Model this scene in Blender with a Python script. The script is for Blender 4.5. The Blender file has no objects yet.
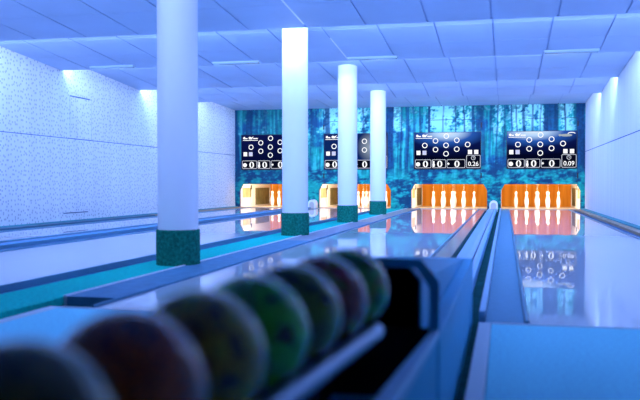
import bpy, bmesh, math, random
from mathutils import Vector, Matrix, noise

random.seed(7)
S = bpy.context.scene
COL = S.collection

# ------------------------------------------------------------------ helpers
def srgb(r, g, b):
    def f(c):
        c /= 255.0
        return c / 12.92 if c <= 0.04045 else ((c + 0.055) / 1.055) ** 2.4
    return (f(r), f(g), f(b), 1.0)

def mat(name, color, rough=0.5, metallic=0.0, spec=0.5, bump=None, var=None, coat=0.0, emit=None, strength=0.0):
    m = bpy.data.materials.new(name)
    m.use_nodes = True
    nt = m.node_tree
    b = nt.nodes['Principled BSDF']
    c = tuple(color) if len(color) == 4 else tuple(color) + (1.0,)
    b.inputs['Base Color'].default_value = c
    b.inputs['Roughness'].default_value = rough
    b.inputs['Metallic'].default_value = metallic
    b.inputs['Specular IOR Level'].default_value = spec
    b.inputs['Coat Weight'].default_value = coat
    if emit:
        b.inputs['Emission Color'].default_value = tuple(emit) + (1.0,)
        b.inputs['Emission Strength'].default_value = strength
    tc = None
    if var or bump:
        tc = nt.nodes.new('ShaderNodeTexCoord')
    if var:
        scale, amount = var[0], var[1]
        st = var[2] if len(var) > 2 else (1, 1, 1)
        mp = nt.nodes.new('ShaderNodeMapping'); mp.inputs['Scale'].default_value = st
        nz = nt.nodes.new('ShaderNodeTexNoise'); nz.inputs['Scale'].default_value = scale
        nz.inputs['Detail'].default_value = 4
        nt.links.new(tc.outputs['Object'], mp.inputs[0]); nt.links.new(mp.outputs[0], nz.inputs['Vector'])
        rp = nt.nodes.new('ShaderNodeValToRGB')
        lo = tuple(max(0, x * (1 - amount)) for x in c[:3]) + (1,)
        hi = tuple(min(1, x * (1 + amount)) for x in c[:3]) + (1,)
        rp.color_ramp.elements[0].color = lo; rp.color_ramp.elements[0].position = 0.32
        rp.color_ramp.elements[1].color = hi; rp.color_ramp.elements[1].position = 0.68
        nt.links.new(nz.outputs['Fac'], rp.inputs[0]); nt.links.new(rp.outputs[0], b.inputs['Base Color'])
    if bump:
        scale, strength_, dist = bump[0], bump[1], bump[2]
        st = bump[3] if len(bump) > 3 else (1, 1, 1)
        mp = nt.nodes.new('ShaderNodeMapping'); mp.inputs['Scale'].default_value = st
        nz = nt.nodes.new('ShaderNodeTexNoise'); nz.inputs['Scale'].default_value = scale
        nz.inputs['Detail'].default_value = 2
        bp = nt.nodes.new('ShaderNodeBump'); bp.inputs['Strength'].default_value = strength_
        bp.inputs['Distance'].default_value = dist
        nt.links.new(tc.outputs['Object'], mp.inputs[0]); nt.links.new(mp.outputs[0], nz.inputs['Vector'])
        nt.links.new(nz.outputs['Fac'], bp.inputs['Height']); nt.links.new(bp.outputs[0], b.inputs['Normal'])
    return m

def emis(name, color, s=1.0):
    m = bpy.data.materials.new(name); m.use_nodes = True
    nt = m.node_tree; nt.nodes.clear()
    e = nt.nodes.new('ShaderNodeEmission'); o = nt.nodes.new('ShaderNodeOutputMaterial')
    e.inputs[0].default_value = tuple(color) if len(color) == 4 else tuple(color) + (1,)
    e.inputs[1].default_value = s
    nt.links.new(e.outputs[0], o.inputs[0])
    return m

def bx(bm, x0, x1, y0, y1, z0, z1, bev=0.0, seg=2):
    t = bmesh.new()
    vs = [t.verts.new((x, y, z)) for x in (x0, x1) for y in (y0, y1) for z in (z0, z1)]
    for f in ((0,1,3,2),(4,6,7,5),(0,4,5,1),(2,3,7,6),(0,2,6,4),(1,5,7,3)):
        t.faces.new([vs[i] for i in f])
    if bev > 0:
        bmesh.ops.bevel(t, geom=list(t.edges), offset=bev, segments=seg, affect='EDGES', profile=0.5)
    merge(bm, t)
    return bm

def merge(bm, t):
    bmesh.ops.recalc_face_normals(t, faces=list(t.faces))
    me = bpy.data.meshes.new('tmp'); t.to_mesh(me); t.free()
    bm.from_mesh(me); bpy.data.meshes.remove(me)

def prism(bm, pts, axis, a, b, bev=0.0):
    """extrude a polygon. axis 'y': pts are (x,z); axis 'z': pts (x,y); axis 'x': pts (y,z)"""
    t = bmesh.new()
    def mk(p, h):
        return {'y': (p[0], h, p[1]), 'z': (p[0], p[1], h), 'x': (h, p[0], p[1])}[axis]
    A = [t.verts.new(mk(p, a)) for p in pts]
    B = [t.verts.new(mk(p, b)) for p in pts]
    n = len(pts)
    t.faces.new(A); t.faces.new(B[::-1])
    for i in range(n):
        t.faces.new((A[i], B[i], B[(i+1) % n], A[(i+1) % n]))
    if bev > 0:
        bmesh.ops.recalc_face_normals(t, faces=list(t.faces))
        bmesh.ops.bevel(t, geom=list(t.edges), offset=bev, segments=2, affect='EDGES', profile=0.5)
    merge(bm, t)
    return bm

def ring_prism(bm, outer, inner, axis, a, b):
    """frame between two polygons with the same number of corners"""
    t = bmesh.new()
    def mk(p, h):
        return {'y': (p[0], h, p[1]), 'z': (p[0], p[1], h), 'x': (h, p[0], p[1])}[axis]
    L = [[t.verts.new(mk(p, h)) for p in q] for q in (outer, inner) for h in (a, b)]
    oa, ob, ia, ib = L
    n = len(outer)
    for i in range(n):
        j = (i + 1) % n
        t.faces.new((oa[i], oa[j], ia[j], ia[i])); t.faces.new((ob[i], ib[i], ib[j], ob[j]))
        t.faces.new((oa[i], ob[i], ob[j], oa[j])); t.faces.new((ia[i], ia[j], ib[j], ib[i]))
    merge(bm, t)
    return bm

def lathe(bm, prof, cx=0, cy=0, seg=24, z0=0):
    t = bmesh.new()
    rings = []
    for r, z in prof:
        if r <= 1e-6:
            rings.append([t.verts.new((cx, cy, z0 + z))])
        else:
            rings.append([t.verts.new((cx + r*math.cos(2*math.pi*k/seg), cy + r*math.sin(2*math.pi*k/seg), z0 + z)) for k in range(seg)])
    for a, b in zip(rings, rings[1:]):
        for k in range(seg):
            k2 = (k+1) % seg
            if len(a) == 1: t.faces.new((a[0], b[k2], b[k]))
            elif len(b) == 1: t.faces.new((a[k], a[k2], b[0]))
            else: t.faces.new((a[k], a[k2], b[k2], b[k]))
    merge(bm, t)
    return bm

def tube(bm, p, q, r, seg=16):
    p, q = Vector(p), Vector(q)
    d = q - p
    t = bmesh.new()
    bmesh.ops.create_cone(t, cap_ends=True, segments=seg, radius1=r, radius2=r, depth=d.length)
    M = Matrix.Translation((p+q)/2) @ d.to_track_quat('Z', 'Y').to_matrix().to_4x4()
    bmesh.ops.transform(t, matrix=M, verts=list(t.verts))
    merge(bm, t)
    return bm

def obj(name, bm, m, parent=None, smooth=False, loc=None):
    """link a bmesh given in world coordinates as ONE mesh object"""
    o = bpy.data.objects.new(name, None) if bm is None else None
    me = bpy.data.meshes.new(name)
    off = Vector((0, 0, 0))
    if parent is not None:
        p = parent
        while p is not None:
            off += p.location; p = p.parent
    if loc is not None:
        off = off + Vector(loc)
    bmesh.ops.translate(bm, verts=list(bm.verts), vec=-off)
    bm.to_mesh(me); bm.free()
    for mm in (m if isinstance(m, (list, tuple)) else [m]):
        me.materials.append(mm)
    if smooth:
        for p in me.polygons: p.use_smooth = True
        try: me.set_sharp_from_angle(angle=math.radians(40))
        except Exception: pass
    o = bpy.data.objects.new(name, me)
    COL.objects.link(o)
    if parent is not None: o.parent = parent
    if loc is not None: o.location = Vector(loc)
    return o

def thing(name, label, cat, loc=(0, 0, 0), group=None):
    o = bpy.data.objects.new(name, None); COL.objects.link(o)
    o.empty_display_size = 0.1
    o.location = loc
    tag(o, label, cat, group)
    return o

def tag(o, label=None, cat=None, group=None, kind=None):
    if label: o['label'] = label
    if cat: o['category'] = cat
    if group: o['group'] = group
    if kind: o['kind'] = kind
    return o

def struct(name, bm, m, label=None, cat=None):
    o = obj(name, bm, m)
    return tag(o, label, cat, None, 'structure')

def area(name, loc, rot, sx, sy, power, color, spread=math.pi):
    l = bpy.data.lights.new(name, 'AREA'); l.shape = 'RECTANGLE'
    l.size = sx; l.size_y = sy; l.energy = power; l.color = color; l.spread = spread
    o = bpy.data.objects.new(name, l); COL.objects.link(o)
    o.location = loc; o.rotation_euler = rot
    return o

B = bmesh.new

# ------------------------------------------------------------------ key measurements (metres; Y runs down the lanes)
XL, XR = -7.12, 1.92            # side walls
YW = 21.0                       # mural wall with the pin pit openings
YB = 24.0                       # back of the pits
F = 1.03
H_CAM = 0.659
DZ = 0.019
AX = (-4.95*F, -0.267*F)            # axes of the two ball return tracks
STEPS = [-2.05, 0.83, 3.71, 6.60, 9.43, 12.13, 15.07, 17.58, 21.0]
ZLOW, ZHIGH, ZEND = 2.506, 2.716, 2.622
YA = 3.8*F                      # end of the approach / foul line
YD = 20.75                      # start of the pin deck

# openings: (left, right) edges of the four pits in the mural wall
OPEN = [(-6.99, -5.11), (-4.795, -2.885), (-2.355, -0.44), (-0.095, 1.815)]
OTOP, CH = 0.63, (0.09, 0.16)

# ------------------------------------------------------------------ materials
M_wall = None
def wall_material(name, dots):
    m = bpy.data.materials.new(name); m.use_nodes = True
    nt = m.node_tree; b = nt.nodes['Principled BSDF']
    b.inputs['Roughness'].default_value = 0.7
    b.inputs['Specular IOR Level'].default_value = 0.25
    tc = nt.nodes.new('ShaderNodeTexCoord')
    mp = nt.nodes.new('ShaderNodeMapping'); mp.inputs['Scale'].default_value = (1, 1, 1)
    nt.links.new(tc.outputs['Object'], mp.inputs[0])
    vo = nt.nodes.new('ShaderNodeTexVoronoi'); vo.inputs['Scale'].default_value = dots[0]
    vo.voronoi_dimensions = '2D'; vo.inputs['Randomness'].default_value = 0.8
    sx_ = nt.nodes.new('ShaderNodeSeparateXYZ'); cx_ = nt.nodes.new('ShaderNodeCombineXYZ')
    nt.links.new(mp.outputs[0], sx_.inputs[0]); nt.links.new(sx_.outputs['Y'], cx_.inputs['X']); nt.links.new(sx_.outputs['Z'], cx_.inputs['Y'])
    nt.links.new(cx_.outputs[0], vo.inputs['Vector'])
    rp = nt.nodes.new('ShaderNodeValToRGB')
    rp.color_ramp.elements[0].position = dots[1]; rp.color_ramp.elements[0].color = (dots[2],)*3 + (1,)
    rp.color_ramp.elements[1].position = dots[1] + 0.08; rp.color_ramp.elements[1].color = (0.90, 0.90, 0.90, 1)
    nt.links.new(vo.outputs['Distance'], rp.inputs[0])
    # faint upright plank bands
    mp2 = nt.nodes.new('ShaderNodeMapping'); mp2.inputs['Scale'].default_value = (1, 3.0, 0.05)
    nz = nt.nodes.new('ShaderNodeTexNoise'); nz.inputs['Scale'].default_value = 1.6
    nt.links.new(tc.outputs['Object'], mp2.inputs[0]); nt.links.new(mp2.outputs[0], nz.inputs['Vector'])
    mr = nt.nodes.new('ShaderNodeMapRange'); mr.inputs[3].default_value = 0.93; mr.inputs[4].default_value = 1.0
    mr.inputs[1].default_value = 0.35; mr.inputs[2].default_value = 0.65
    nt.links.new(nz.outputs['Fac'], mr.inputs[0])
    mx = nt.nodes.new('ShaderNodeMix'); mx.data_type = 'RGBA'; mx.blend_type = 'MULTIPLY'; mx.inputs[0].default_value = 1
    nt.links.new(rp.outputs[0], mx.inputs[6]); nt.links.new(mr.outputs[0], mx.inputs[7])
    nt.links.new(mx.outputs[2], b.inputs['Base Color'])
    return m

M_wall_l = wall_material('perforated_acoustic_wall', (13.5, 0.18, 0.58))
M_wall_r = wall_material('plain_white_wall', (15.0, 0.05, 0.78))
M_rear = mat('painted_rear_wall', (0.05, 0.06, 0.08), 0.8)
M_ceil = mat('ceiling_panel', (0.48, 0.61, 0.80), 0.6, spec=0.3, var=(1.3, 0.05))
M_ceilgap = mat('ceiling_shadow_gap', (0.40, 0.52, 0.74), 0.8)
M_trim = mat('white_tbar', (0.9, 0.92, 0.95), 0.4)
M_lamp = mat('lamp_housing', (0.46, 0.60, 0.72), 0.4)
M_lampglass = mat('lamp_glass', (0.30, 0.45, 0.5), 0.25)
M_col = mat('column_plaster', (0.86, 0.85, 0.86), 0.55, spec=0.3)
M_carpet_dark = mat('dark_green_carpet', (0.008, 0.19, 0.13), 0.95, spec=0.1, bump=(90, 0.8, 0.01), var=(40, 0.4))
M_carpet = mat('green_carpet', (0.004, 0.60, 0.46), 0.95, spec=0.1, bump=(160, 0.6, 0.006), var=(45, 0.2))
M_floor = mat('dark_carpet_floor', (0.012, 0.11, 0.10), 0.95, spec=0.1, var=(30, 0.4))
M_app = mat('blue_grey_linoleum', (0.28, 0.84, 0.97), 0.75, spec=0.25, var=(60, 0.1), bump=(220, 0.25, 0.002))
M_appedge = mat('pale_trim', (0.72, 0.76, 0.8), 0.5)
M_gut = mat('gutter_lining', (0.15, 0.36, 0.48), 0.6, spec=0.4, var=(30, 0.06))
M_gutdark = mat('dark_gutter', (0.03, 0.11, 0.26), 0.6, spec=0.3)
M_gutgloss = mat('glossy_gutter', (0.35, 0.38, 0.45), 0.12, bump=(14, 0.15, 0.01, (1, 0.4, 1)))
M_edge = mat('lane_edge_bar', (0.10, 0.30, 0.42), 0.35)
M_metal = mat('pale_blue_track_metal', (0.40, 0.62, 0.82), 0.35, spec=0.5)
M_trackshade = mat('shaded_track_metal', (0.10, 0.28, 0.50), 0.4)  # right track's metal darkened, shade and weaker reflection put into the colour
M_groove = mat('track_groove', (0.06, 0.12, 0.2), 0.5)
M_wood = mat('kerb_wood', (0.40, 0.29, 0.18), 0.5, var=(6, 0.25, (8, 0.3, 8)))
M_kerbgrey = mat('kerb_half_lit_tone', (0.26, 0.29, 0.36), 0.5, var=(10, 0.12))
M_kerb = mat('kerb_unlit_tone', (0.10, 0.27, 0.40), 0.6, spec=0.2, var=(10, 0.12))
M_raildark = mat('unlit_teal_rail', (0.03, 0.14, 0.20), 0.45)
M_kerbwarm = mat('kerb_warm_lit_tone', (0.46, 0.38, 0.32), 0.45, var=(6, 0.2, (8, 0.3, 8)))  # same kerb near the pits, warm pit light put into its colour
M_teal = mat('teal_strip', (0.05, 0.32, 0.36), 0.6)
M_deck = mat('pin_deck_plate', (0.52, 0.40, 0.27), 0.4)
M_hood = mat('ivory_return_hood', (0.93, 0.90, 0.82), 0.35)
M_hoodin = mat('return_mouth', (0.62, 0.54, 0.46), 0.6)
M_pin = mat('white_pin_plastic', (0.9, 0.89, 0.86), 0.25)
M_string = mat('pin_string', (0.85, 0.78, 0.66), 0.7)
M_pitwhite = mat('pit_side_white', (0.86, 0.85, 0.80), 0.5)
M_olive = mat('pit_olive_curtain', (0.19, 0.18, 0.075), 0.6, var=(5, 0.35))
M_ochre = mat('pit_ochre_panel', (0.62, 0.47, 0.22), 0.6, var=(4, 0.2))
M_dark = mat('black_fitting', (0.01, 0.011, 0.014), 0.5)
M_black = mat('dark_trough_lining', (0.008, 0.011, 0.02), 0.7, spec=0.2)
M_trough = mat('trough_floor_blue', (0.03, 0.22, 0.75), 0.5)
M_box = mat('blue_grey_lacquer', (0.045, 0.50, 0.80), 0.5, var=(8, 0.04))
M_boxlight = mat('pale_rail_lacquer', (0.30, 0.64, 0.92), 0.35)
M_steel = mat('satin_steel_tube', (0.30, 0.38, 0.50), 0.3, metallic=0.7)
M_bezel = mat('display_bezel', (0.01, 0.012, 0.02), 0.4)
M_seam = mat('mural_seam', (0.015, 0.05, 0.09), 0.7)

def orange_material():
    m = bpy.data.materials.new('orange_pit_curtain'); m.use_nodes = True
    nt = m.node_tree; b = nt.nodes['Principled BSDF']; b.inputs['Roughness'].default_value = 0.8; b.inputs['Specular IOR Level'].default_value = 0.05
    tc = nt.nodes.new('ShaderNodeTexCoord')
    mp = nt.nodes.new('ShaderNodeMapping'); mp.inputs['Scale'].default_value = (7.0, 1, 0.5)
    nz = nt.nodes.new('ShaderNodeTexNoise'); nz.inputs['Scale'].default_value = 1.5; nz.inputs['Detail'].default_value = 3
    rp = nt.nodes.new('ShaderNodeValToRGB')
    rp.color_ramp.elements[0].position = 0.3; rp.color_ramp.elements[0].color = (0.76, 0.22, 0.018, 1)
    rp.color_ramp.elements[1].position = 0.7; rp.color_ramp.elements[1].color = (0.95, 0.36, 0.040, 1)
    nt.links.new(tc.outputs['Object'], mp.inputs[0]); nt.links.new(mp.outputs[0], nz.inputs['Vector'])
    nt.links.new(nz.outputs['Fac'], rp.inputs[0]); nt.links.new(rp.outputs[0], b.inputs['Base Color'])
    return m
M_orange = orange_material()

def lane_material():
    m = bpy.data.materials.new('polished_lane'); m.use_nodes = True
    nt = m.node_tree; b = nt.nodes['Principled BSDF']
    b.inputs['Base Color'].default_value = (0.68, 0.68, 0.70, 1)
    b.inputs['Roughness'].default_value = 0.02
    b.inputs['IOR'].default_value = 1.29
    tc = nt.nodes.new('ShaderNodeTexCoord')
    mp = nt.nodes.new('ShaderNodeMapping'); mp.inputs['Scale'].default_value = (9, 1.1, 1)
    nz = nt.nodes.new('ShaderNodeTexNoise'); nz.inputs['Scale'].default_value = 1.0; nz.inputs['Detail'].default_value = 1
    bp = nt.nodes.new('ShaderNodeBump'); bp.inputs['Strength'].default_value = 0.10; bp.inputs['Distance'].default_value = 0.003
    nt.links.new(tc.outputs['Object'], mp.inputs[0]); nt.links.new(mp.outputs[0], nz.inputs['Vector'])
    nt.links.new(nz.outputs['Fac'], bp.inputs['Height']); nt.links.new(bp.outputs[0], b.inputs['Normal'])
    return m
M_lane = lane_material()

def ball_material(name, cols, seed):
    m = bpy.data.materials.new(name); m.use_nodes = True
    nt = m.node_tree; b = nt.nodes['Principled BSDF']
    b.inputs['Roughness'].default_value = 0.08
    b.inputs['IOR'].default_value = 1.72
    b.inputs['Coat Weight'].default_value = 0.0
    tc = nt.nodes.new('ShaderNodeTexCoord')
    mp = nt.nodes.new('ShaderNodeMapping'); mp.inputs['Location'].default_value = (seed*3.1, seed*1.7, seed)
    nz = nt.nodes.new('ShaderNodeTexNoise'); nz.inputs['Scale'].default_value = 13; nz.inputs['Detail'].default_value = 3
    nz.inputs['Distortion'].default_value = 1.5
    rp = nt.nodes.new('ShaderNodeValToRGB')
    els = rp.color_ramp.elements
    pos = [0.34 + 0.34*i/(len(cols)-1) for i in range(len(cols))]
    els[0].position = pos[0]; els[0].color = tuple(cols[0]) + (1,)
    els[1].position = pos[-1]; els[1].color = tuple(cols[-1]) + (1,)
    for p, c in list(zip(pos, cols))[1:-1]:
        e = els.new(p); e.color = tuple(c) + (1,)
    nt.links.new(tc.outputs['Object'], mp.inputs[0]); nt.links.new(mp.outputs[0], nz.inputs['Vector'])
    nt.links.new(nz.outputs['Fac'], rp.inputs[0]); nt.links.new(rp.outputs[0], b.inputs['Base Color'])
    return m

# ------------------------------------------------------------------ the room
struct('floor', bx(B(), XL-0.2, XR+0.2, -3.3, YB+0.3, -0.30, -0.05), M_floor)
for nm, x0, x1, mm in (('wall_left', XL-0.2, XL, M_wall_l), ('wall_right', XR, XR+0.2, M_wall_r)):
    struct(nm, bx(B(), x0, x1, -3.3, YB+0.3, -0.05, 3.05), mm)
struct('wall_front', bx(B(), XL-0.2, XR+0.2, -3.5, -3.3, -0.3, 3.05), M_rear)

# mural wall with four chamfered openings
def wall_plate(bm, y0, y1, z1):
    xs = [XL] + [v for o in OPEN for v in o] + [XR]
    for i in range(0, len(xs), 2):
        bx(bm, xs[i], xs[i+1], y0, y1, -0.05, OTOP)
    bx(bm, XL, XR, y0, y1, OTOP, z1)
    for l, r in OPEN:
        prism(bm, [(l, OTOP), (l+CH[0], OTOP), (l, OTOP-CH[1])], 'y', y0, y1)
        prism(bm, [(r, OTOP), (r-CH[0], OTOP), (r, OTOP-CH[1])], 'y', y0, y1)
    return bm
struct('wall_back', wall_plate(B(), YW, YW+0.08, 3.05), M_rear)
struct('wall_pit_rear', bx(B(), XL, XR, YB+0.1, YB+0.3, -0.05, 3.05), M_rear)

# seams, slot and hatch outline on the side walls
struct('trim_1', bx(B(), XL, XL+0.004, -3.3, YW, 1.400, 1.410), M_gutdark)
struct('trim_2', bx(B(), XR-0.004, XR, -3.3, YW, 1.424, 1.436), M_gutdark)

# saw-tooth ceiling of separate panels over a recessed backing
def ceiling():
    bm = B()
    mats = []
    def quadbox(x0, x1, ya, yb, za, zb, th):
        t = bmesh.new()
        v = [t.verts.new(p) for p in ((x0, ya, za), (x1, ya, za), (x1, yb, zb), (x0, yb, zb),
                                      (x0, ya, za+th), (x1, ya, za+th), (x1, yb, zb+th), (x0, yb, zb+th))]
        for f in ((3,2,1,0),(4,5,6,7),(0,1,5,4),(1,2,6,5),(2,3,7,6),(3,0,4,7)):
            t.faces.new([v[i] for i in f])
        merge(bm, t)
    xl = [-0.156 + 0.716*k for k in range(-10, 4)]
    xl = [XL] + [x for x in xl if XL+0.1 < x < XR-0.1] + [XR]
    nb = 0
    for s0, s1 in zip(STEPS, STEPS[1:]):
        zf = lambda y: ZHIGH + (ZLOW-ZHIGH)*(y-s0)/(s1-s0)
        zend = 0.0
        if s1 == 21.0:
            zf = lambda y: ZHIGH + (ZEND-ZHIGH)*(y-s0)/(s1-s0)
        y0 = s0 + 0.04
        for r in range(3):
            ya = y0 + (s1-y0)*r/3 + (0.006 if r else 0)
            yb = y0 + (s1-y0)*(r+1)/3 - (0.006 if r < 2 else 0)
            for xa, xb in zip(xl, xl[1:]):
                quadbox(xa+0.011, xb-0.011, ya, yb, zf(ya), zf(yb), 0.02)
    n_panel = len(bm.faces)
    for s0, s1 in zip(STEPS, STEPS[1:]):
        ze = ZEND if s1 == 21.0 else ZLOW
        quadbox(XL, XR, s0+0.04, s1, ZHIGH+0.014, ze+0.014, 0.03)
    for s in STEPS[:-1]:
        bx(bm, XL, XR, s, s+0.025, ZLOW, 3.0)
    bx(bm, XL-0.2, XR+0.2, -3.5, YB+0.3, 3.0, 3.1)
    bx(bm, XL, XR, -3.3, STEPS[0], ZLOW, ZLOW+0.02)
    bm.faces.ensure_lookup_table()
    nback = 6*(len(STEPS)-1)
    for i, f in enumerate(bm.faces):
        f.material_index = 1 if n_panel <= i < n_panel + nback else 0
    return bm
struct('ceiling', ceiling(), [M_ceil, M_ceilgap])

def zceil(y):
    for s0, s1 in zip(STEPS, STEPS[1:]):
        if s0 <= y <= s1:
            e = ZEND if s1 == 21.0 else ZLOW
            return ZHIGH + (e-ZHIGH)*(y-s0)/(s1-s0)
# bright T-bar pieces
def tbar(x, y0, y1, n):
    t = B()
    prism(t, [(y0, zceil(y0)-0.001), (y1, zceil(y1)-0.001), (y1, zceil(y1)+0.012), (y0, zceil(y0)+0.012)], 'x', x-0.011, x+0.011)
    struct('trim_%d' % n, t, M_trim)
tbar(-2.304, 6.75, 9.3, 3)
tbar(-5.884, 7.6, 8.5, 4)
tbar(-2.304, 10.8, 12.0, 5)

# ceiling lamps hung just before the second visible step
lamps = [(-6.10, 'slim fluorescent ceiling lamp nearest the left wall'),
         (-4.03, 'slim fluorescent ceiling lamp between the two nearest columns'),
         (-1.92, 'slim fluorescent ceiling lamp above the third column'),
         (0.90, 'slim fluorescent ceiling lamp over the rightmost lane')]
for x, lab in lamps:
    yy = 11.96
    t = thing('ceiling_lamp', lab, 'lamp', (x, yy, zceil(yy)), 'ceiling lamps before the ceiling step')
    z = zceil(yy)
    obj('lamp_housing', bx(B(), x-0.375, x+0.375, yy-0.06, yy+0.06, z-0.022, z+0.004, 0.006), M_lamp, t)
    obj('lamp_cover', bx(B(), x-0.36, x+0.36, yy-0.045, yy+0.045, z-0.036, z-0.020, 0.005), M_lampglass, t)

# wall hatch with slot (left wall) and low slot
h = thing('wall_hatch', 'flush white hatch with dark slot high on the perforated left wall', 'hatch', (XL, 12.8, 1.41))
obj('hatch_outline', ring_prism(B(), [(12.42, 1.41), (13.15, 1.41), (13.15, 2.12), (12.42, 2.12)],
    [(12.426, 1.416), (13.144, 1.416), (13.144, 2.114), (12.426, 2.114)], 'x', XL, XL+0.004), mat('hatch_joint', (0.45, 0.48, 0.52), 0.7), h)
obj('vent_slot', bx(B(), XL, XL+0.008, 12.42, 13.10, 2.112, 2.13), M_groove, h)
tag(obj('wall_slot', bx(B(), XL, XL+0.01, 12.2, 13.0, 0.15, 0.165), M_groove),
    'thin dark slot low on the perforated left wall', 'slot')

# ------------------------------------------------------------------ columns
for i, (y, ords) in enumerate([(6.20, 'nearest and widest of the four round white columns'),
                               (9.99, 'second nearest round white column with dark green carpet base'),
                               (13.51, 'third nearest round white column with dark green carpet base'),
                               (16.89, 'farthest of the four round white columns with green base')]):
    cx = -2.59
    t = thing('round_column', ords, 'column', (cx, y, -0.05), 'row of round columns on the green carpet strip')
    zt = zceil(y) + 0.03
    obj('shaft', lathe(B(), [(0.163, 0.27), (0.163, zt)], cx, y, 48), M_col, t, True)
    obj('carpet_base', lathe(B(), [(0.0, -0.05), (0.177, -0.05), (0.177, 0.276), (0.171, 0.283), (0.163, 0.284), (0.0, 0.284)], cx, y, 48), M_carpet_dark, t, True)

# ------------------------------------------------------------------ floor furniture: carpet, approach, lanes
tag(obj('carpet_strip', bx(B(), -2.9149, -2.4926, -3.2, YW-0.05, -0.05, 0.0, 0.004), M_carpet),
    'teal green carpet strip running under the row of columns', 'carpet')
M_kerbtrim = M_appedge
k = thing('lane_kerb', 'grey kerb beside the green carpet, left of the third lane', 'kerb', (-2.3999, YA+0.2, 0))
for nm, ya, yb, mm in (('kerb_board', YA+0.35, 9.0, M_kerb), ('half_lit_kerb_board', 9.003, 13.5, M_kerbgrey), ('warm_lit_kerb_board', 13.503, YW-0.04, M_kerbwarm)):  # one kerb, board colours stepped to imitate warm light near the pits
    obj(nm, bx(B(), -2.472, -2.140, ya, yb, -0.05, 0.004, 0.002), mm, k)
obj('kerb_trim', bx(B(), -2.4926, -2.4720, YA+0.35, YW-0.02, -0.05, 0.010, 0.003), M_appedge, k)

def approach(x0, x1, label):
    t = thing('approach_platform', label, 'approach floor', ((x0+x1)/2, 0, -0.05), 'approach platforms')
    obj('platform_top', bx(B(), x0+0.06, x1, -0.3, YA-0.03, -0.05, 0.0, 0.004), M_app, t)
    obj('side_trim', bx(B(), x0, x0+0.058, -0.3, YA, -0.05, 0.002, 0.004), M_appedge, t)
    obj('front_trim', bx(B(), x0+0.06, x1, YA-0.028, YA, -0.05, 0.003, 0.004), M_appedge, t)
approach(-0.1185, XR-0.02, 'blue grey approach platform at lower right with pale edging')
approach(-2.3690, -0.74, 'approach platform of the third lane behind the ball rack')
approach(-4.6865, -2.9252, 'approach platform left of the green carpet strip, before second lane')
approach(-7.0900, -5.5105, 'approach platform along the left wall, before first lane')

names4 = ['leftmost lane along the perforated left wall', 'second lane from the left, just left of the columns',
          'third lane from the left, between columns and ball return track', 'rightmost lane along the plain right wall']
LX = [(-6.62, -5.49), (-4.707, -3.111), (-2.1115, -0.651), (0.1164, 1.5244)]
for i, (x0, x1) in enumerate(LX):
    t = thing('bowling_lane', 'polished reflective bowling lane, ' + names4[i], 'bowling lane', ((x0+x1)/2, YA, -0.05), 'the four polished lanes')
    obj('lane_surface', bx(B(), x0, x1, YA+0.01, YD, -0.05, 0.0), M_lane, t)
    obj('pin_deck', bx(B(), x0, x1, YD+0.005, YW-0.03, -0.05, 0.002), M_deck, t)
    for xa, xb in ((x0-0.022, x0-0.002), (x1+0.002, x1+0.022)):
        obj('edge_bar', bx(B(), xa, xb, YA+0.01, YW-0.03, -0.05, 0.014, 0.004), M_kerb if (i == 2 and xb < x1) else M_edge, t)
    if i == 3:      # gutters belong to the lanes they serve
        obj('gutter', bx(B(), -0.0876, x0-0.024, YA+0.01, YW-0.03, -0.05, -0.004), M_gut, t)
        obj('gutter', bx(B(), x1+0.024, 1.68, YA+0.01, YW-0.03, -0.05, -0.02), M_gutdark, t)
        e = obj('gutter_wall', bx(B(), -0.1205, -0.0896, YA+0.12, YW-0.03, -0.05, 0.035, 0.003), M_metal, t)
    elif i == 2:
        obj('gutter', bx(B(), x1+0.024, -0.4687, 4.16, YW-0.03, -0.05, -0.004), M_gutgloss, t)
    elif i == 1:
        obj('gutter', bx(B(), -4.9131, x0-0.024, YA+0.01, 20.6, -0.05, -0.004), M_gutdark, t)  # this gutter and its wall coloured dark to go with the shaded track
        obj('gutter', bx(B(), x1+0.024, -2.9252, YA+0.01, YW-0.03, -0.05, -0.03), M_gutdark, t)
        obj('gutter_wall', bx(B(), -4.9440, -4.9152, YA+0.12, 20.6, -0.05, 0.035, 0.003), M_edge, t)
    else:
        obj('gutter', bx(B(), x1+0.024, -5.2942, YA+0.01, YW-0.03, -0.05, -0.004), M_gutgloss, t)
        obj('gutter', bx(B(), -6.83, x0-0.024, YA+0.01, YW-0.03, -0.05, -0.03), M_gutdark, t)

# wooden rails at the side walls
for nm, xs, lab in (('left', (-7.03, -6.84, XL, -7.035), 'wooden lane rail along the foot of the perforated left wall'),
                    ('right', (1.685, 1.80, 1.803, XR), 'wooden lane rail along the foot of the right wall')):
    t = thing('wall_rail', lab, 'rail', ((xs[0]+xs[1])/2, YA, -0.05), 'wooden rails at the side walls')
    ym = 15.2 if nm == 'left' else 9.0  # rail colour split here stands in for warm pit light on the far end
    obj('unlit_rail_board', bx(B(), xs[0], xs[1], YA+0.01, ym, -0.05, 0.02, 0.006), M_raildark, t)
    obj('warm_lit_rail_board', bx(B(), xs[0], xs[1], ym+0.003, YW-0.02, -0.05, 0.02, 0.006), M_wood, t)
    obj('wall_strip', bx(B(), xs[2], xs[3], YA+0.01, YW-0.02, -0.05, 0.035, 0.004), M_teal, t)

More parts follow.
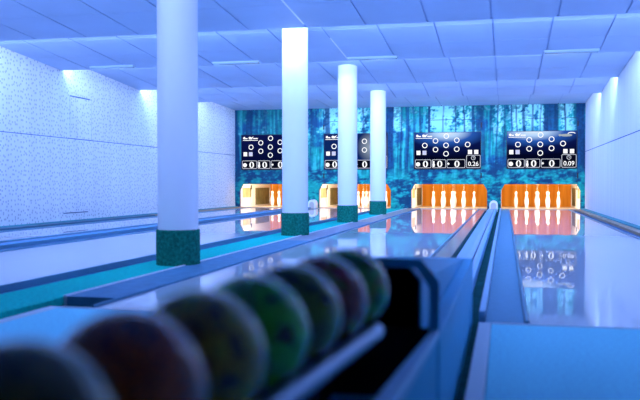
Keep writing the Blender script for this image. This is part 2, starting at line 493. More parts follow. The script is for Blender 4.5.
# ------------------------------------------------------------------ ball return tracks and hoods
def track(a, y0, label, M_metal, M_boxlight):
    t = thing('ball_return_track', label, 'ball return', (a, y0, -0.05), 'ball return tracks between paired lanes')
    y1 = 20.62
    obj('track_rail', prism(B(), [(a-0.128, -0.05), (a+0.002, -0.05), (a+0.002, 0.006), (a-0.05, 0.002), (a-0.085, 0.012), (a-0.128, 0.022)], 'y', y0, y1), M_metal, t)
    obj('track_rail', prism(B(), [(a+0.016, -0.05), (a+0.052, -0.05), (a+0.052, 0.016), (a+0.016, 0.006)], 'y', y0, y1), M_metal, t)
    obj('track_groove', bx(B(), a+0.002, a+0.016, y0, y1, -0.05, -0.01), M_groove, t)
    obj('track_lip', bx(B(), a+0.053, a+0.077, y0, y1, -0.05, 0.03, 0.004), M_boxlight, t)
    return t
track(AX[1], 4.22, 'pale blue grooved ball return track beside the rightmost lane', M_metal, M_boxlight)
track(AX[0], 4.1, 'pale blue grooved ball return track between the two left lanes', M_trackshade, M_box)  # same build as the right track, shading given by darker colours

def hood(a, label):
    y0, y1 = 20.63, 20.92
    cx = a
    t = thing('ball_return_hood', label, 'ball return hood', (cx, y0, -0.05), 'ivory hoods at the far end of the return tracks')
    def arch(w, h0, h1, n=14):
        pts = [(cx-w, -0.05)]
        for i in range(n+1):
            an = math.pi - math.pi*i/n
            pts.append((cx + w*math.cos(an), h0 + (h1-h0)*math.sin(an)))
        pts.append((cx+w, -0.05))
        return pts
    o = arch(0.102, 0.12, 0.225); i_ = arch(0.066, 0.10, 0.17)
    obj('hood_shell', prism(B(), o, 'y', y0+0.03, y1, 0.012), M_hood, t, True)
    obj('hood_rim', ring_prism(B(), o, i_, 'y', y0, y0+0.03), M_hood, t)
    obj('hood_mouth', prism(B(), i_, 'y', y0+0.018, y0+0.031), M_hoodin, t)
hood(AX[1], 'ivory arched ball return hood between the two right pin pits')
hood(-4.905, 'ivory arched ball return hood between the two left pin pits')

# ------------------------------------------------------------------ pin pits
pit_names = ['leftmost pin pit with orange back, partly hidden by the second column',
             'second pin pit from the left, half hidden by two columns',
             'third pin pit with orange back, left of the ivory hood',
             'rightmost pin pit with orange back, right of the ivory hood']
for i, (l, r) in enumerate(OPEN):
    c = (l+r)/2
    t = thing('pin_pit', pit_names[i], 'pin pit', (c, YW+0.1, -0.05), 'orange-backed pin pits')
    ya, H = YW+0.09, 0.98
    obj('back_curtain', bx(B(), l-0.04, r+0.04, YB-0.05, YB, -0.05, H), M_orange, t)
    obj('pit_ceiling', bx(B(), l-0.04, r+0.04, ya, YB, H, H+0.04), M_pitwhite, t)
    for sx, xw, sgn in (('l', l, 1), ('r', r, -1)):
        # side wall with two recesses: near ochre panel, far olive curtain
        w0, w1 = (xw-0.04, xw) if sgn > 0 else (xw, xw+0.04)
        fr = B()
        for (p0, p1, q0, q1) in ((ya, YB-0.05, -0.05, 0.03), (ya, YB-0.05, 0.52, H), (ya, ya+0.16, 0.03, 0.52), (ya+0.16, 22.0, 0.03, 0.26),
                                 (22.10, 22.42, 0.03, 0.52), (23.93, YB-0.05, 0.03, 0.52)):
            bx(fr, w0, w1, p0, p1, q0, q1)
        s = obj('side_wall', fr, M_pitwhite, t)
        g0, g1 = (w0, w0+0.015) if sgn > 0 else (w1-0.015, w1)
        obj('ochre_panel', bx(B(), g0, g1, ya+0.16, 22.0, 0.26, 0.52), M_ochre, s)
        obj('dark_slot', bx(B(), g0, g1, 22.0, 22.10, 0.03, 0.52), M_olive, s)
        obj('olive_panel', bx(B(), g0, g1, 22.42, 23.93, 0.03, 0.52), M_olive, s)
        k0, k1 = (w1, w1+0.012) if sgn > 0 else (w0-0.012, w0)
        obj('latch', bx(B(), k0, k1, 21.96, 22.06, 0.48, 0.60, 0.004), M_dark, s)
    obj('threshold', bx(B(), l+0.005, r-0.005, YW-0.028, YW+0.03, -0.05, 0.018, 0.004), M_deck, t)
    obj('pit_floor', bx(B(), l+0.005, r-0.005, YW+0.032, 23.4, -0.05, 0.002), M_deck, t)
    obj('rear_floor', bx(B(), l+0.005, r-0.005, 23.4, YB-0.05, -0.05, -0.02), M_black, t)
    obj('pit_lamp', bx(B(), c-0.8, c+0.8, YW+0.12, YW+0.24, H-0.05, H, 0.01), emis('warm_pit_tube_%d' % i, (1.0, 0.82, 0.56), 6.0), t)
    area('pit_light', (c, YW+0.30, H-0.06), (math.radians(-32), 0, 0), 1.6, 0.12, 38, (1.0, 0.80, 0.55)).rotation_euler = (math.radians(62), 0, 0)

# ------------------------------------------------------------------ ninepins
PROF = [(0.0, 0.0), (0.030, 0.0), (0.034, 0.006), (0.036, 0.03), (0.041, 0.07), (0.047, 0.11), (0.050, 0.145), (0.0495, 0.17),
        (0.046, 0.20), (0.039, 0.235), (0.030, 0.27), (0.0245, 0.30), (0.0235, 0.315), (0.026, 0.332), (0.031, 0.35),
        (0.0335, 0.37), (0.0325, 0.388), (0.027, 0.404), (0.016, 0.413), (0.0, 0.415)]
pin_me = B(); lathe(pin_me, [(r*1.04, z*1.04) for r, z in PROF], 0, 0, 24)
str_me = B(); tube(str_me, (0, 0, 0.425), (0, 0, 0.975), 0.0022, 8)
P0 = thing('ninepin', 'x', 'pin', (0, 0, 0), 'white ninepins')
obj('pin_body', pin_me, M_pin, P0, True)
obj('pin_string', str_me, M_string, P0)
cell = [(0, 0, 'front corner'), (-1, 1, 'second row left'), (1, 1, 'second row right'), (-2, 2, 'left corner'), (0, 2, 'centre'),
        (2, 2, 'right corner'), (-1, 3, 'fourth row left'), (1, 3, 'fourth row right'), (0, 4, 'rear corner')]
pin_c = [-5.93, -3.755, -1.36, 0.834]
pit_short = ['leftmost orange pit behind the second column', 'second orange pit behind the columns',
             'third orange pit left of the hood', 'rightmost orange pit']
first = True
for li in range(4):
    for (ix, iy, nm) in cell:
        if first:
            q = P0; first = False
        else:
            q = P0.copy(); COL.objects.link(q)
            for ch in P0.children:
                c2 = ch.copy(); COL.objects.link(c2); c2.parent = q
        q.location = (pin_c[li] + ix*0.273, 21.85 + iy*0.273, 0.0025)
        q.scale = (1, 1, 1); q['label'] = 'white string ninepin, %s of the diamond, %s' % (nm, pit_short[li])

# ------------------------------------------------------------------ forest mural
def sstep(a, b, x):
    t = max(0.0, min(1.0, (x-a)/(b-a))); return t*t*(3-2*t)
def mixc(a, b, t): return tuple(p + (q-p)*t for p, q in zip(a, b))
# x centre, width, depth of tone, bottom height of every trunk of the printed forest
TR = [(-7.08, .10, .9, .1), (-6.93, .07, -.7, .2), (-6.70, .20, .75, .5), (-6.28, .10, .5, .7), (-5.95, .08, .5, .6), (-5.6, .12, .6, .7),
      (-5.02, .07, .45, .8), (-4.55, .14, .75, .55), (-4.2, .05, .5, .9), (-3.95, .10, .6, .9), (-3.62, .06, .6, .9), (-3.3, .05, .5, .8),
      (-2.90, .20, .85, .62), (-2.62, .05, .6, .9), (-2.47, .10, .75, .7), (-2.30, .05, .6, .8), (-2.13, .06, .6, .8), (-1.88, .07, .8, .8),
      (-1.55, .04, .5, .8), (-1.25, .05, .6, 1.0), (-1.02, .05, .7, 1.0), (-.78, .08, .75, .8), (-.60, .22, .62, .50), (-.36, .06, .6, .7),
      (-.20, .05, .65, .7), (-.03, .04, .6, .7), (.14, .05, .7, .7), (.27, .04, .6, .8), (.46, .07, .65, .9), (.68, .05, .6, 1.0),
      (.86, .04, .5, 1.0), (1.09, .38, .78, .45), (1.43, .05, .7, .7), (1.82, .22, .85, .3)]
def forest(x, z):
    v = Vector((x, 0.0, z))
    n1 = noise.fractal(Vector((x*1.1, 3.1, z*1.3)), 1.0, 2.0, 4)
    n2 = noise.fractal(Vector((x*5.0, 7.7, z*6.5)), 0.9, 2.1, 4)
    n3 = noise.fractal(Vector((x*16.0, 1.3, z*18.0)), 0.8, 2.0, 2)
    st = noise.fractal(Vector((x*14.0, 5.5, z*0.9)), 0.9, 2.0, 3)
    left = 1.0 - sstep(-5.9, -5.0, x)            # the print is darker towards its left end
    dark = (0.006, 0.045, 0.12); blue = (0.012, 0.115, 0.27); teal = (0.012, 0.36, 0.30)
    pale = (0.14, 0.66, 0.58); white = (0.85, 0.93, 0.88)
    # hazy light between the trunks, brightest below the roof of leaves
    c = mixc(blue, teal, sstep(-0.60, 0.28, n1 + 0.5*n2 + 0.25*n3))
    c = mixc(c, pale, 0.75*sstep(0.05, 0.5, st*0.9 + n2*0.35))
    c = mixc(c, dark, 0.6*sstep(-0.02, -0.45, st + 0.35*n2))
    lump = 0.0
    for (gx, gw, gs) in SKY:
        lump = max(lump, gs*max(0.0, 1 - abs(x-gx)/gw))
    sky = sstep(1.15, 2.3, z + 0.2*n1) * sstep(0.0, 0.55, lump + 0.55*n2 + 0.35*n3)
    c = mixc(c, pale, min(1, 0.9*sky)); c = mixc(c, white, sstep(0.45, 0.95, sky))
    # leaves of the roof
    lf = sstep(1.75, 2.35, z + 0.3*n1)*sstep(0.05, 0.4, n2 + 0.5*n3 - 0.4*lump)
    c = mixc(c, mixc(dark, teal, 0.35 + 0.6*n3), 0.75*lf)
    for tx, w, tone, zb in TR:
        dx = abs(x + 0.02*math.sin(z*2.1 + tx*5) - tx)
        ww = w*(1.12 - 0.10*z)
        if dx < ww*0.8:
            k = sstep(ww*0.60, ww*0.42, dx) * sstep(zb-0.1, zb+0.15, z + 0.15*n2)
            if tone < 0: c = mixc(c, pale, -tone*k*0.6)
            else:
                tcol = mixc(dark, blue, max(0.0, min(1.0, 0.34 + 0.5*n3 + 0.6*st)))
                c = mixc(c, tcol, min(1, tone*k*1.2))
    # undergrowth
    g = sstep(1.2, 0.8, z + 0.30*n1 + 0.12*n2)
    fr = noise.fractal(Vector((x*9.0 + z*5.0, 2.2, z*22.0 - x*3.0)), 0.8, 2.0, 3)
    und = mixc((0.008, 0.11, 0.20), (0.012, 0.38, 0.31), sstep(-0.3, 0.35, n2*0.7 + 0.6*n1 + 0.3*fr))
    und = mixc(und, (0.06, 0.60, 0.48), 0.7*sstep(0.15, 0.6, fr*0.8 + n2*0.5))
    und = mixc(und, dark, 0.85*sstep(0.0, -0.5, n2*0.8 + 0.5*fr + 0.6*n1))
    c = mixc(c, und, g*0.92)
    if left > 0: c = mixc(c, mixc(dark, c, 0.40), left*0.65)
    return tuple(min(1.0, p*q) for p, q in zip(c, (0.5, 0.98, 0.86)))

SKY = [(-4.45, .35, .75), (-3.75, .45, .6), (-1.55, .55, .9), (-1.0, .3, .6), (-2.75, .2, .5), (.30, .30, .7), (.62, .22, .8), (.86, .15, .7), (1.48, .22, .8), (-.15, .2, .5)]

def mural():
    bm = B()
    y = YW-0.006
    def patch(x0, x1, z0, z1, chs=None):
        nx = max(1, int(round((x1-x0)/0.02))); nz = max(1, int(round((z1-z0)/0.02)))
        grid = [[bm.verts.new((x0+(x1-x0)*i/nx, y, z0+(z1-z0)*j/nz)) for j in range(nz+1)] for i in range(nx+1)]
        for i in range(nx):
            for j in range(nz):
                bm.faces.new((grid[i][j], grid[i+1][j], grid[i+1][j+1], grid[i][j+1]))
    xs = [XL+0.002] + [v for o in OPEN for v in o] + [XR-0.002]
    for i in range(0, len(xs), 2):
        patch(xs[i], xs[i+1], -0.04, OTOP)
    patch(XL+0.002, XR-0.002, OTOP, 2.618)
    for l, r in OPEN:
        for a, s in ((l, 1), (r, -1)):
            vs = [bm.verts.new((a, y, OTOP)), bm.verts.new((a+s*CH[0], y, OTOP)), bm.verts.new((a, y, OTOP-CH[1]))]
            bm.faces.new(vs if s < 0 else vs[::-1])
    bmesh.ops.remove_doubles(bm, verts=list(bm.verts), dist=0.002)
    # give the printed panel a real thickness
    ret = bmesh.ops.extrude_face_region(bm, geom=list(bm.faces))
    nv = [e for e in ret['geom'] if isinstance(e, bmesh.types.BMVert)]
    bmesh.ops.translate(bm, verts=nv, vec=(0, 0.005, 0))
    bmesh.ops.recalc_face_normals(bm, faces=list(bm.faces))
    lay = bm.loops.layers.float_color.new('print')
    cache = {}
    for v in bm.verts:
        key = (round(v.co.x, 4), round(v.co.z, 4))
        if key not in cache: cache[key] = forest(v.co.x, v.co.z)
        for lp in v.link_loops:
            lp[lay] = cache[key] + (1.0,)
    return bm
m = bpy.data.materials.new('forest_print'); m.use_nodes = True
nt = m.node_tree; b = nt.nodes['Principled BSDF']; b.inputs['Roughness'].default_value = 0.6; b.inputs['Specular IOR Level'].default_value = 0.2
at = nt.nodes.new('ShaderNodeAttribute'); at.attribute_name = 'print'
nt.links.new(at.outputs['Color'], b.inputs['Base Color'])
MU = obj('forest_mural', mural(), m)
tag(MU, 'large blue green forest photo mural covering the wall above the pits', 'mural')
# seams of the hatch panels in the mural
for x0, x1 in ((-1.90, -0.60), (0.55, 1.735), (-4.65, -3.4)):
    obj('panel_seam', bx(B(), x0, x1, YW-0.0075, YW-0.005, 2.262, 2.274), M_seam, MU)
for x in (-0.60, -2.14+0.0, 1.735, -4.655):
    obj('panel_seam', bx(B(), x-0.006, x+0.006, YW-0.0075, YW-0.005, 0.64, 2.27), M_seam, MU)
for x in (-0.59, 1.745, -4.66):
    for z in (0.78, 2.06):
        obj('panel_hinge', bx(B(), x-0.018, x+0.018, YW-0.0085, YW-0.005, z, z+0.13, 0.001), M_dark, MU)

# ------------------------------------------------------------------ score displays
E_white = emis('screen_white', (0.95, 0.96, 1.0), 1.15)
E_lilac = emis('screen_lilac', (0.62, 0.66, 0.95), 1.0)
E_line = emis('screen_line', (0.72, 0.76, 0.90), 0.9)
E_black = emis('screen_black', (0.002, 0.003, 0.012), 1.0)
E_grey = emis('screen_grey', (0.42, 0.5, 0.55), 0.9)
E_dim = emis('screen_dim', (0.10, 0.14, 0.36), 1.0)

def screen_material(name, kind):
    m = bpy.data.materials.new(name); m.use_nodes = True
    nt = m.node_tree; nt.nodes.clear()
    o = nt.nodes.new('ShaderNodeOutputMaterial'); e = nt.nodes.new('ShaderNodeEmission')
    nt.links.new(e.outputs[0], o.inputs[0])
    tc = nt.nodes.new('ShaderNodeTexCoord'); sp = nt.nodes.new('ShaderNodeSeparateXYZ')
    nt.links.new(tc.outputs['Generated'], sp.inputs[0])
    navy, deep, glow, wh = (0.004, 0.008, 0.075, 1), (0.001, 0.002, 0.02, 1), (0.03, 0.14, 0.62, 1), (0.75, 0.88, 1.0, 1)
    if kind == 'plain':
        rp = nt.nodes.new('ShaderNodeValToRGB')
        rp.color_ramp.elements[0].color = deep; rp.color_ramp.elements[1].color = navy
        nt.links.new(sp.outputs['Z'], rp.inputs[0]); nt.links.new(rp.outputs[0], e.inputs[0])
        return m
    cx, cz, sx, sz, r = {'top': (0.50, 1.00, 0.95, 1.35, 0.95), 'topleft': (0.38, 1.01, 0.8, 1.35, 0.9), 'orb': (0.80, 0.62, 1.5, 0.85, 0.42)}[kind]
    def lin(src, c, s):
        a = nt.nodes.new('ShaderNodeMath'); a.operation = 'SUBTRACT'; a.inputs[1].default_value = c
        b_ = nt.nodes.new('ShaderNodeMath'); b_.operation = 'MULTIPLY'; b_.inputs[1].default_value = s
        nt.links.new(src, a.inputs[0]); nt.links.new(a.outputs[0], b_.inputs[0])
        return b_.outputs[0]
    cb = nt.nodes.new('ShaderNodeCombineXYZ')
    nt.links.new(lin(sp.outputs['X'], cx, sx), cb.inputs[0]); nt.links.new(lin(sp.outputs['Z'], cz, sz), cb.inputs[1])
    ln = nt.nodes.new('ShaderNodeVectorMath'); ln.operation = 'LENGTH'
    nt.links.new(cb.outputs[0], ln.inputs[0])
    rp = nt.nodes.new('ShaderNodeValToRGB'); els = rp.color_ramp.elements
    if kind == 'orb':
        els[0].position = 0.0; els[0].color = (0.75, 0.78, 0.8, 1); els[1].position = r; els[1].color = (0.004, 0.02, 0.12, 1)
        el = els.new(0.14); el.color = (0.25, 0.32, 0.42, 1)
    else:
        els[0].position = 0.0; els[0].color = wh; els[1].position = r; els[1].color = (0.001, 0.002, 0.016, 1)
        el = els.new(0.17); el.color = (0.45, 0.66, 0.98, 1)
        el = els.new(0.36); el.color = (0.02, 0.10, 0.45, 1)
        el = els.new(0.60); el.color = (0.003, 0.008, 0.075, 1)
    nt.links.new(ln.outputs['Value'], rp.inputs[0]); nt.links.new(rp.outputs[0], e.inputs[0])
    return m

def circ(cx, cz, rx, rz, n=28):
    return [(cx + rx*math.cos(2*math.pi*i/n), cz + rz*math.sin(2*math.pi*i/n)) for i in range(n)]

def rrect(x0, x1, z0, z1, r, n=5):
    pts = []
    for (cx, cz, a0) in ((x1-r, z1-r, 0), (x0+r, z1-r, 90), (x0+r, z0+r, 180), (x1-r, z0+r, 270)):
        for i in range(n+1):
            a = math.radians(a0 + 90*i/n); pts.append((cx + r*math.cos(a), cz + r*math.sin(a)))
    return pts

def text_bm(txt, cx, cz, size, y, th, bold, w_scale=1.0):
    cu = bpy.data.curves.new('t', 'FONT'); cu.body = txt; cu.size = size; cu.offset = bold; cu.extrude = th
    cu.align_x = 'CENTER'; cu.align_y = 'CENTER'
    o = bpy.data.objects.new('t', cu); COL.objects.link(o)
    bpy.context.view_layer.update()
    me = bpy.data.meshes.new_from_object(o.evaluated_get(bpy.context.evaluated_depsgraph_get()))
    bm = B(); bm.from_mesh(me)
    bpy.data.objects.remove(o); bpy.data.meshes.remove(me); bpy.data.curves.remove(cu)
    zs = [v.co.y for v in bm.verts]; xs = [v.co.x for v in bm.verts]
    mx, mz = (min(xs)+max(xs))/2, (min(zs)+max(zs))/2
    for v in bm.verts:
        v.co = Vector((cx + (v.co.x-mx)*w_scale, y - v.co.z, cz + (v.co.y-mz)))
    return bm

def display(x0, kind, label, score, logo):
    W, Hh = 1.665, 0.915
    zt = 1.941
    x1, zb = x0+W, zt-Hh
    t = thing('score_display', label, 'display', ((x0+x1)/2, YW-0.01, zb), 'score displays on the forest mural')
    yf = YW-0.06
    obj('display_case', bx(B(), x0-0.012, x1+0.012, yf+0.002, YW-0.009, zb-0.012, zt+0.012, 0.006), M_bezel, t)
    sc = obj('screen', bx(B(), x0, x1, yf, yf+0.004, zb, zt), screen_material('screen_' + kind, kind), t)
    # crop frame 458 x 255 -> metres
    X = lambda u: x0 + W*(u-110)/458.0
    Z = lambda v: zt - Hh*(v-57)/255.0
    ya, yb = yf-0.003, yf
    k = W/458.0
    for (u, v) in ((333,82),(258,115),(405,112),(183,147),(331,147),(480,143),(258,177),(405,175),(331,207)):
        obj('pin_marker', ring_prism(B(), circ(X(u), Z(v), 19*k, 19*k), circ(X(u), Z(v), 13.5*k, 13.5*k), 'y', ya, yb), E_white, sc)
    for (u, v, mm) in ((139,199,E_white),(181,199,E_lilac),(496,196,E_white),(539,196,E_white)):
        obj('status_square', prism(B(), rrect(X(u)-14*k, X(u)+14*k, Z(v)-15*k, Z(v)+15*k, 2*k), 'y', ya, yb), mm, sc)
    def box(u0, u1, v0, v1):
        o = obj('score_box', ring_prism(B(), rrect(X(u0), X(u1), Z(v1), Z(v0), 9*k), rrect(X(u0)+3.5*k, X(u1)-3.5*k, Z(v1)+3.5*k, Z(v0)-3.5*k, 6*k), 'y', ya, yb), E_line, sc)
        obj('box_fill', prism(B(), rrect(X(u0)+3*k, X(u1)-3*k, Z(v1)+3*k, Z(v0)-3*k, 6*k), 'y', ya+0.0015, yb), E_black, sc)
    box(115, 228, 247, 308); box(234, 331, 247, 308); box(337, 464, 247, 308); box(471, 568, 217, 308)
    yc, yd = ya-0.002, ya+0.001
    def zero(u, v, rw, rh):
        obj('digit', ring_prism(B(), circ(X(u), Z(v), rw*k, rh*k), circ(X(u), Z(v), rw*0.40*k, rh*0.80*k), 'y', yc, yd), E_white, sc)
    zero(188, 279, 18, 23); zero(288, 279, 18, 23); zero(407, 279, 18, 23)
    # icons: ball, pin, small diamond
    obj('ball_icon', prism(B(), circ(X(136), Z(281), 15*k, 15*k), 'y', yc, yd), E_white, sc)
    pin = [(-5,-22),(5,-22),(8,-6),(4,8),(6,17),(0,22),(-6,17),(-4,8),(-8,-6)]
    obj('pin_icon', prism(B(), [(X(246)+a*k, Z(279)+b_*k) for a, b_ in pin], 'y', yc, yd), E_white, sc)
    obj('diamond_icon', prism(B(), [(X(348)-9*k, Z(278)), (X(348), Z(278)-9*k), (X(348)+9*k, Z(278)), (X(348), Z(278)+9*k)], 'y', yc, yd), E_white, sc)
    obj('clock_icon', ring_prism(B(), circ(X(519), Z(238), 15*k, 15*k), circ(X(519), Z(238), 11.5*k, 11.5*k), 'y', yc, yd), E_line, sc)
    hb = B(); bx(hb, X(517.5), X(520.5), yc, yd, Z(239), Z(229)); bx(hb, X(519), X(527), yc, yd, Z(240), Z(237))
    obj('clock_hands', hb, E_line, sc)
    obj('score_text', text_bm(score, X(519), Z(279), 0.155, yc, 0.001, 0.0015, 1.0), E_white, sc)
    # header emblem line: unreadable small marks over a thin rule
    hd = B()
    prism(hd, circ(X(131), Z(79), 9*k, 9*k), 'y', ya, yb); bx(hd, X(140), X(156), ya, yb, Z(87), Z(79))
    prism(hd, [(X(168), Z(88)), (X(190), Z(88)), (X(203), Z(66)), (X(188), Z(74)), (X(172), Z(68)), (X(163), Z(76))], 'y', ya, yb)
    bx(hd, X(200), X(235), ya, yb, Z(86), Z(79)); bx(hd, X(120), X(235), ya, yb, Z(98), Z(94))
    obj('header_mark', hd, E_white, sc)
    if logo:
        lg = B()
        prism(lg, circ(X(500), Z(86), 40*k, 9*k), 'y', ya, yb)
        prism(lg, circ(X(459), Z(85), 9*k, 8*k), 'y', ya, yb)
        obj('logo_word', lg, E_grey, sc)
        sw = [(X(535+ 26*math.cos(math.radians(a))), Z(77 - 13*math.sin(math.radians(a)))) for a in range(10, 171, 16)]
        sw += [(X(535+ 22*math.cos(math.radians(a))), Z(78 - 8*math.sin(math.radians(a)))) for a in range(170, 9, -16)]
        obj('logo_swoosh', prism(B(), sw, 'y', yc, yd), E_white, sc)
    return t
display(-6.915, 'plain', 'leftmost score display, plain navy screen partly behind the second column', '0.00', False)
display(-4.640, 'orb', 'second score display from left, grey orb glow, behind two columns', '0.00', False)
display(-2.270, 'top', 'score display showing 0.26 with white glow along its top', '0.26', False)
display(0.045, 'topleft', 'rightmost score display showing 0.09 with swoosh logo at top', '0.09', True)

# ------------------------------------------------------------------ ball rack in the foreground
RY, RX = 2.02, -0.155
ys, yn = 2.02, 0.25
d = lambda y, xa, ya_, sl: xa + (y-ya_)*sl
railO = lambda y: -0.1735 + (y-1.35)*0.0275      # outer edge of right rail
railI = lambda y: -0.212 + (y-1.35)*0.055
cen = lambda y: -0.297 + (y-1.543)*0.083
R = thing('ball_rack', 'blue grey ball return rack in the foreground with dark open trough', 'ball rack', (-0.3, 1.2, -0.05))
RZ = 0.301
# near trough: side boards, rails, tubes, floor
def strip(xa, xb, y0, y1, z0, z1, bev=0.0):
    t = B()
    A = [(xa(y0), y0), (xb(y0), y0), (xb(y1), y1), (xa(y1), y1)]
    prism(t, A, 'z', z0, z1, bev)
    return t
leftO = lambda y: 2*cen(y) - railO(y) - 0.08
leftI = lambda y: 2*cen(y) - railI(y) - 0.08
obj('side_board', strip(lambda y: railI(y)+0.008, lambda y: railO(y)-0.003, yn, ys, -0.05, RZ-0.025), M_box, R)
obj('side_board', strip(lambda y: leftO(y)+0.003, lambda y: leftI(y)-0.008, yn, ys, -0.05, RZ-0.025), M_box, R)
obj('top_rail', strip(railI, railO, yn, ys-0.01, RZ-0.025, RZ, 0.006), M_boxlight, R)
obj('top_rail', strip(leftO, leftI, yn, ys-0.01, RZ-0.025, RZ, 0.006), M_boxlight, R)
obj('trough_floor', strip(lambda y: leftI(y)-0.006, lambda y: railI(y)+0.006, yn, ys, 0.10, 0.12), M_trough, R)
obj('trough_lining', strip(lambda y: leftI(y)-0.008, lambda y: leftI(y)-0.002, yn, ys, 0.12, RZ-0.026), M_black, R)
obj('trough_lining', strip(lambda y: railI(y)+0.002, lambda y: railI(y)+0.008, yn, ys, 0.12, RZ-0.026), M_gutdark, R)
for s in (1, -1):
    tb = B()
    p = lambda y: (cen(y) + s*0.060, y, 0.377)
    tube(tb, p(yn), p(1.53), 0.016, 20)
    obj('ball_rail', tb, M_steel, R, True)
for yy in (0.6, 1.1):
    br = B(); bx(br, cen(yy)-0.075, cen(yy)+0.075, yy-0.012, yy+0.012, 0.342, 0.366, 0.004); bx(br, cen(yy)-0.012, cen(yy)+0.012, yy-0.012, yy+0.012, 0.12, 0.33)
    obj('rail_bracket', br, M_black, R)
# closed box behind, with sloping lid and chamfered front frame
BL, BR = -0.52, -0.155
obj('return_box', bx(B(), BL, BR, ys+0.002, 4.15, -0.05, 0.2810, 0.006), M_box, R)
fo = [(BL, -0.05), (BR, -0.05), (BR, 0.4190), (BR-0.045, 0.4740), (BL+0.045, 0.4740), (BL, 0.4190)]
fi = [(BL+0.025, 0.125), (BR-0.024, 0.125), (BR-0.024, 0.405), (BR-0.058, 0.452), (BL+0.06, 0.452), (BL+0.025, 0.405)]
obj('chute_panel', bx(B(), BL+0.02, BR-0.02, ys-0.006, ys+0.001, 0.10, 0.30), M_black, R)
obj('front_frame', ring_prism(B(), fo, fi, 'y', ys-0.03, ys), M_box, R)
lid = B()
t_ = bmesh.new()
z0_ = 0.2815
fr = [(BL+0.02, z0_), (BR-0.045, z0_), (BR-0.045, 0.42), (BR-0.085, 0.470), (BL+0.065, 0.470), (BL+0.02, 0.42)]
bk = [(BL+0.02, z0_), (BR-0.045, z0_), (BR-0.045, 0.2845), (BR-0.049, 0.2865), (BL+0.026, 0.2865), (BL+0.02, 0.2845)]
fi2 = [(BL+0.026, z0_+0.001), (BR-0.051, z0_+0.001), (BR-0.051, 0.417), (BR-0.088, 0.463), (BL+0.069, 0.463), (BL+0.026, 0.417)]
bi2 = [(BL+0.026, z0_+0.001), (BR-0.051, z0_+0.001), (BR-0.051, 0.2835), (BR-0.053, 0.284), (BL+0.030, 0.284), (BL+0.026, 0.2835)]
L_ = [[t_.verts.new((p[0], yy, p[1])) for p in q] for q, yy in ((fr, ys+0.002), (bk, 4.10), (fi2, ys+0.002), (bi2, 3.98))]
for i in range(6):
    j = (i+1) % 6
    t_.faces.new((L_[0][i], L_[0][j], L_[1][j], L_[1][i]))
    f = t_.faces.new((L_[2][j], L_[2][i], L_[3][i], L_[3][j])); f.material_index = 1
    t_.faces.new((L_[0][j], L_[0][i], L_[2][i], L_[2][j]))
t_.faces.new(L_[1]); f = t_.faces.new(L_[3][::-1]); f.material_index = 1
merge(lid, t_)
obj('sloping_lid', lid, [M_box, M_black], R)
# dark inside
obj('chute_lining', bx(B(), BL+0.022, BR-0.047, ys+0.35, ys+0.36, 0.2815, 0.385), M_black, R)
obj('chute_floor', bx(B(), BL+0.03, BR-0.05, ys+0.004, ys+0.35, 0.2815, 0.2850), M_black, R)

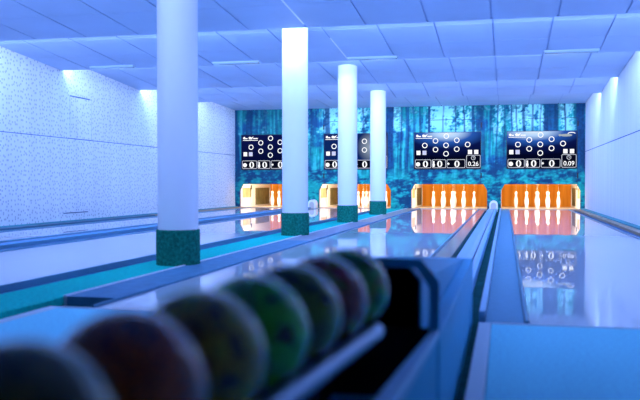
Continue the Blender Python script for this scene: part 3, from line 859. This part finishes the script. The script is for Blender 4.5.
# ------------------------------------------------------------------ balls on the rack
balls = [
    ('dark green ball farthest along the rack, next to the black chute', [(0.004,0.02,0.006),(0.02,0.50,0.02),(0.30,0.012,0.008)]),
    ('black and wine red marbled ball, second from the chute', [(0.01,0.006,0.006),(0.55,0.03,0.008),(0.08,0.28,0.003)]),
    ('black and dark green ball, third from the chute', [(0.006,0.008,0.004),(0.18,0.30,0.003),(0.14,0.05,0.004)]),
    ('bright green and black marbled ball in the middle of the row', [(0.006,0.01,0.004),(0.04,0.80,0.004),(0.05,0.34,0.004)]),
    ('olive yellow and black marbled ball, third from the left end', [(0.012,0.012,0.003),(0.66,0.42,0.001),(0.16,0.34,0.002)]),
    ('rusty brown and black marbled ball, second from the left end', [(0.02,0.008,0.006),(0.85,0.10,0.002),(0.22,0.02,0.004)]),
    ('nearest dark ball, cut off at the lower left corner', [(0.012,0.014,0.01),(0.26,0.18,0.02),(0.06,0.05,0.01)]),
]
for i, (lab, cols) in enumerate(balls):
    s_len = 0.1615*i
    y = 1.543 - s_len*0.9966
    x = cen(y)
    bm = B(); bmesh.ops.create_uvsphere(bm, u_segments=48, v_segments=32, radius=0.0805)
    bmesh.ops.rotate(bm, verts=list(bm.verts), matrix=Matrix.Rotation(0.6*i, 3, 'X'))
    o = obj('bowling_ball', bm, ball_material('marbled_ball_%d' % i, cols, i+1), None, True)
    o.location = (x, y, 0.4535)
    tag(o, lab, 'ball', 'marbled balls on the rack')

# ------------------------------------------------------------------ light
BLUE = (0.33, 0.48, 1.0)
power = dict(zip(STEPS, (0, 0, 175, 180, 218, 138, 212, 202)))
for s in STEPS[:-1]:
    p = power[s]
    if p <= 0: continue
    area('cove_light', ((XL+XR)/2, s+0.05, 2.565), (math.radians(90+8), 0, math.pi), XR-XL-0.1, 0.08, p, BLUE).rotation_euler = (math.radians(108), 0, 0)

w = bpy.data.worlds.new('World'); S.world = w; w.use_nodes = True
w.node_tree.nodes['Background'].inputs[0].default_value = (0.1, 0.2, 0.6, 1)
w.node_tree.nodes['Background'].inputs[1].default_value = 0.05

# ------------------------------------------------------------------ camera
f_px, vx, vy = 815.0, 505.0, 183.0
phi = math.atan((200-vy)/f_px)
psi = math.atan((vx-320)*math.cos(phi)/f_px)
cd = bpy.data.cameras.new('Camera'); cam = bpy.data.objects.new('Camera', cd); COL.objects.link(cam)
cam.location = (0, 0, H_CAM)
cam.rotation_euler = (math.pi/2 - phi, 0, psi)
cd.sensor_width = 36.0; cd.sensor_fit = 'HORIZONTAL'; cd.lens = 36.0*f_px/640.0
cd.clip_start = 0.05; cd.clip_end = 100
cd.dof.use_dof = True; cd.dof.focus_distance = 17.0; cd.dof.aperture_fstop = 2.5
S.camera = cam

S.view_settings.view_transform = 'Standard'
S.view_settings.look = 'None'
S.view_settings.gamma = 1.0
S.view_settings.exposure = 0.0
S.view_settings.use_curve_mapping = False
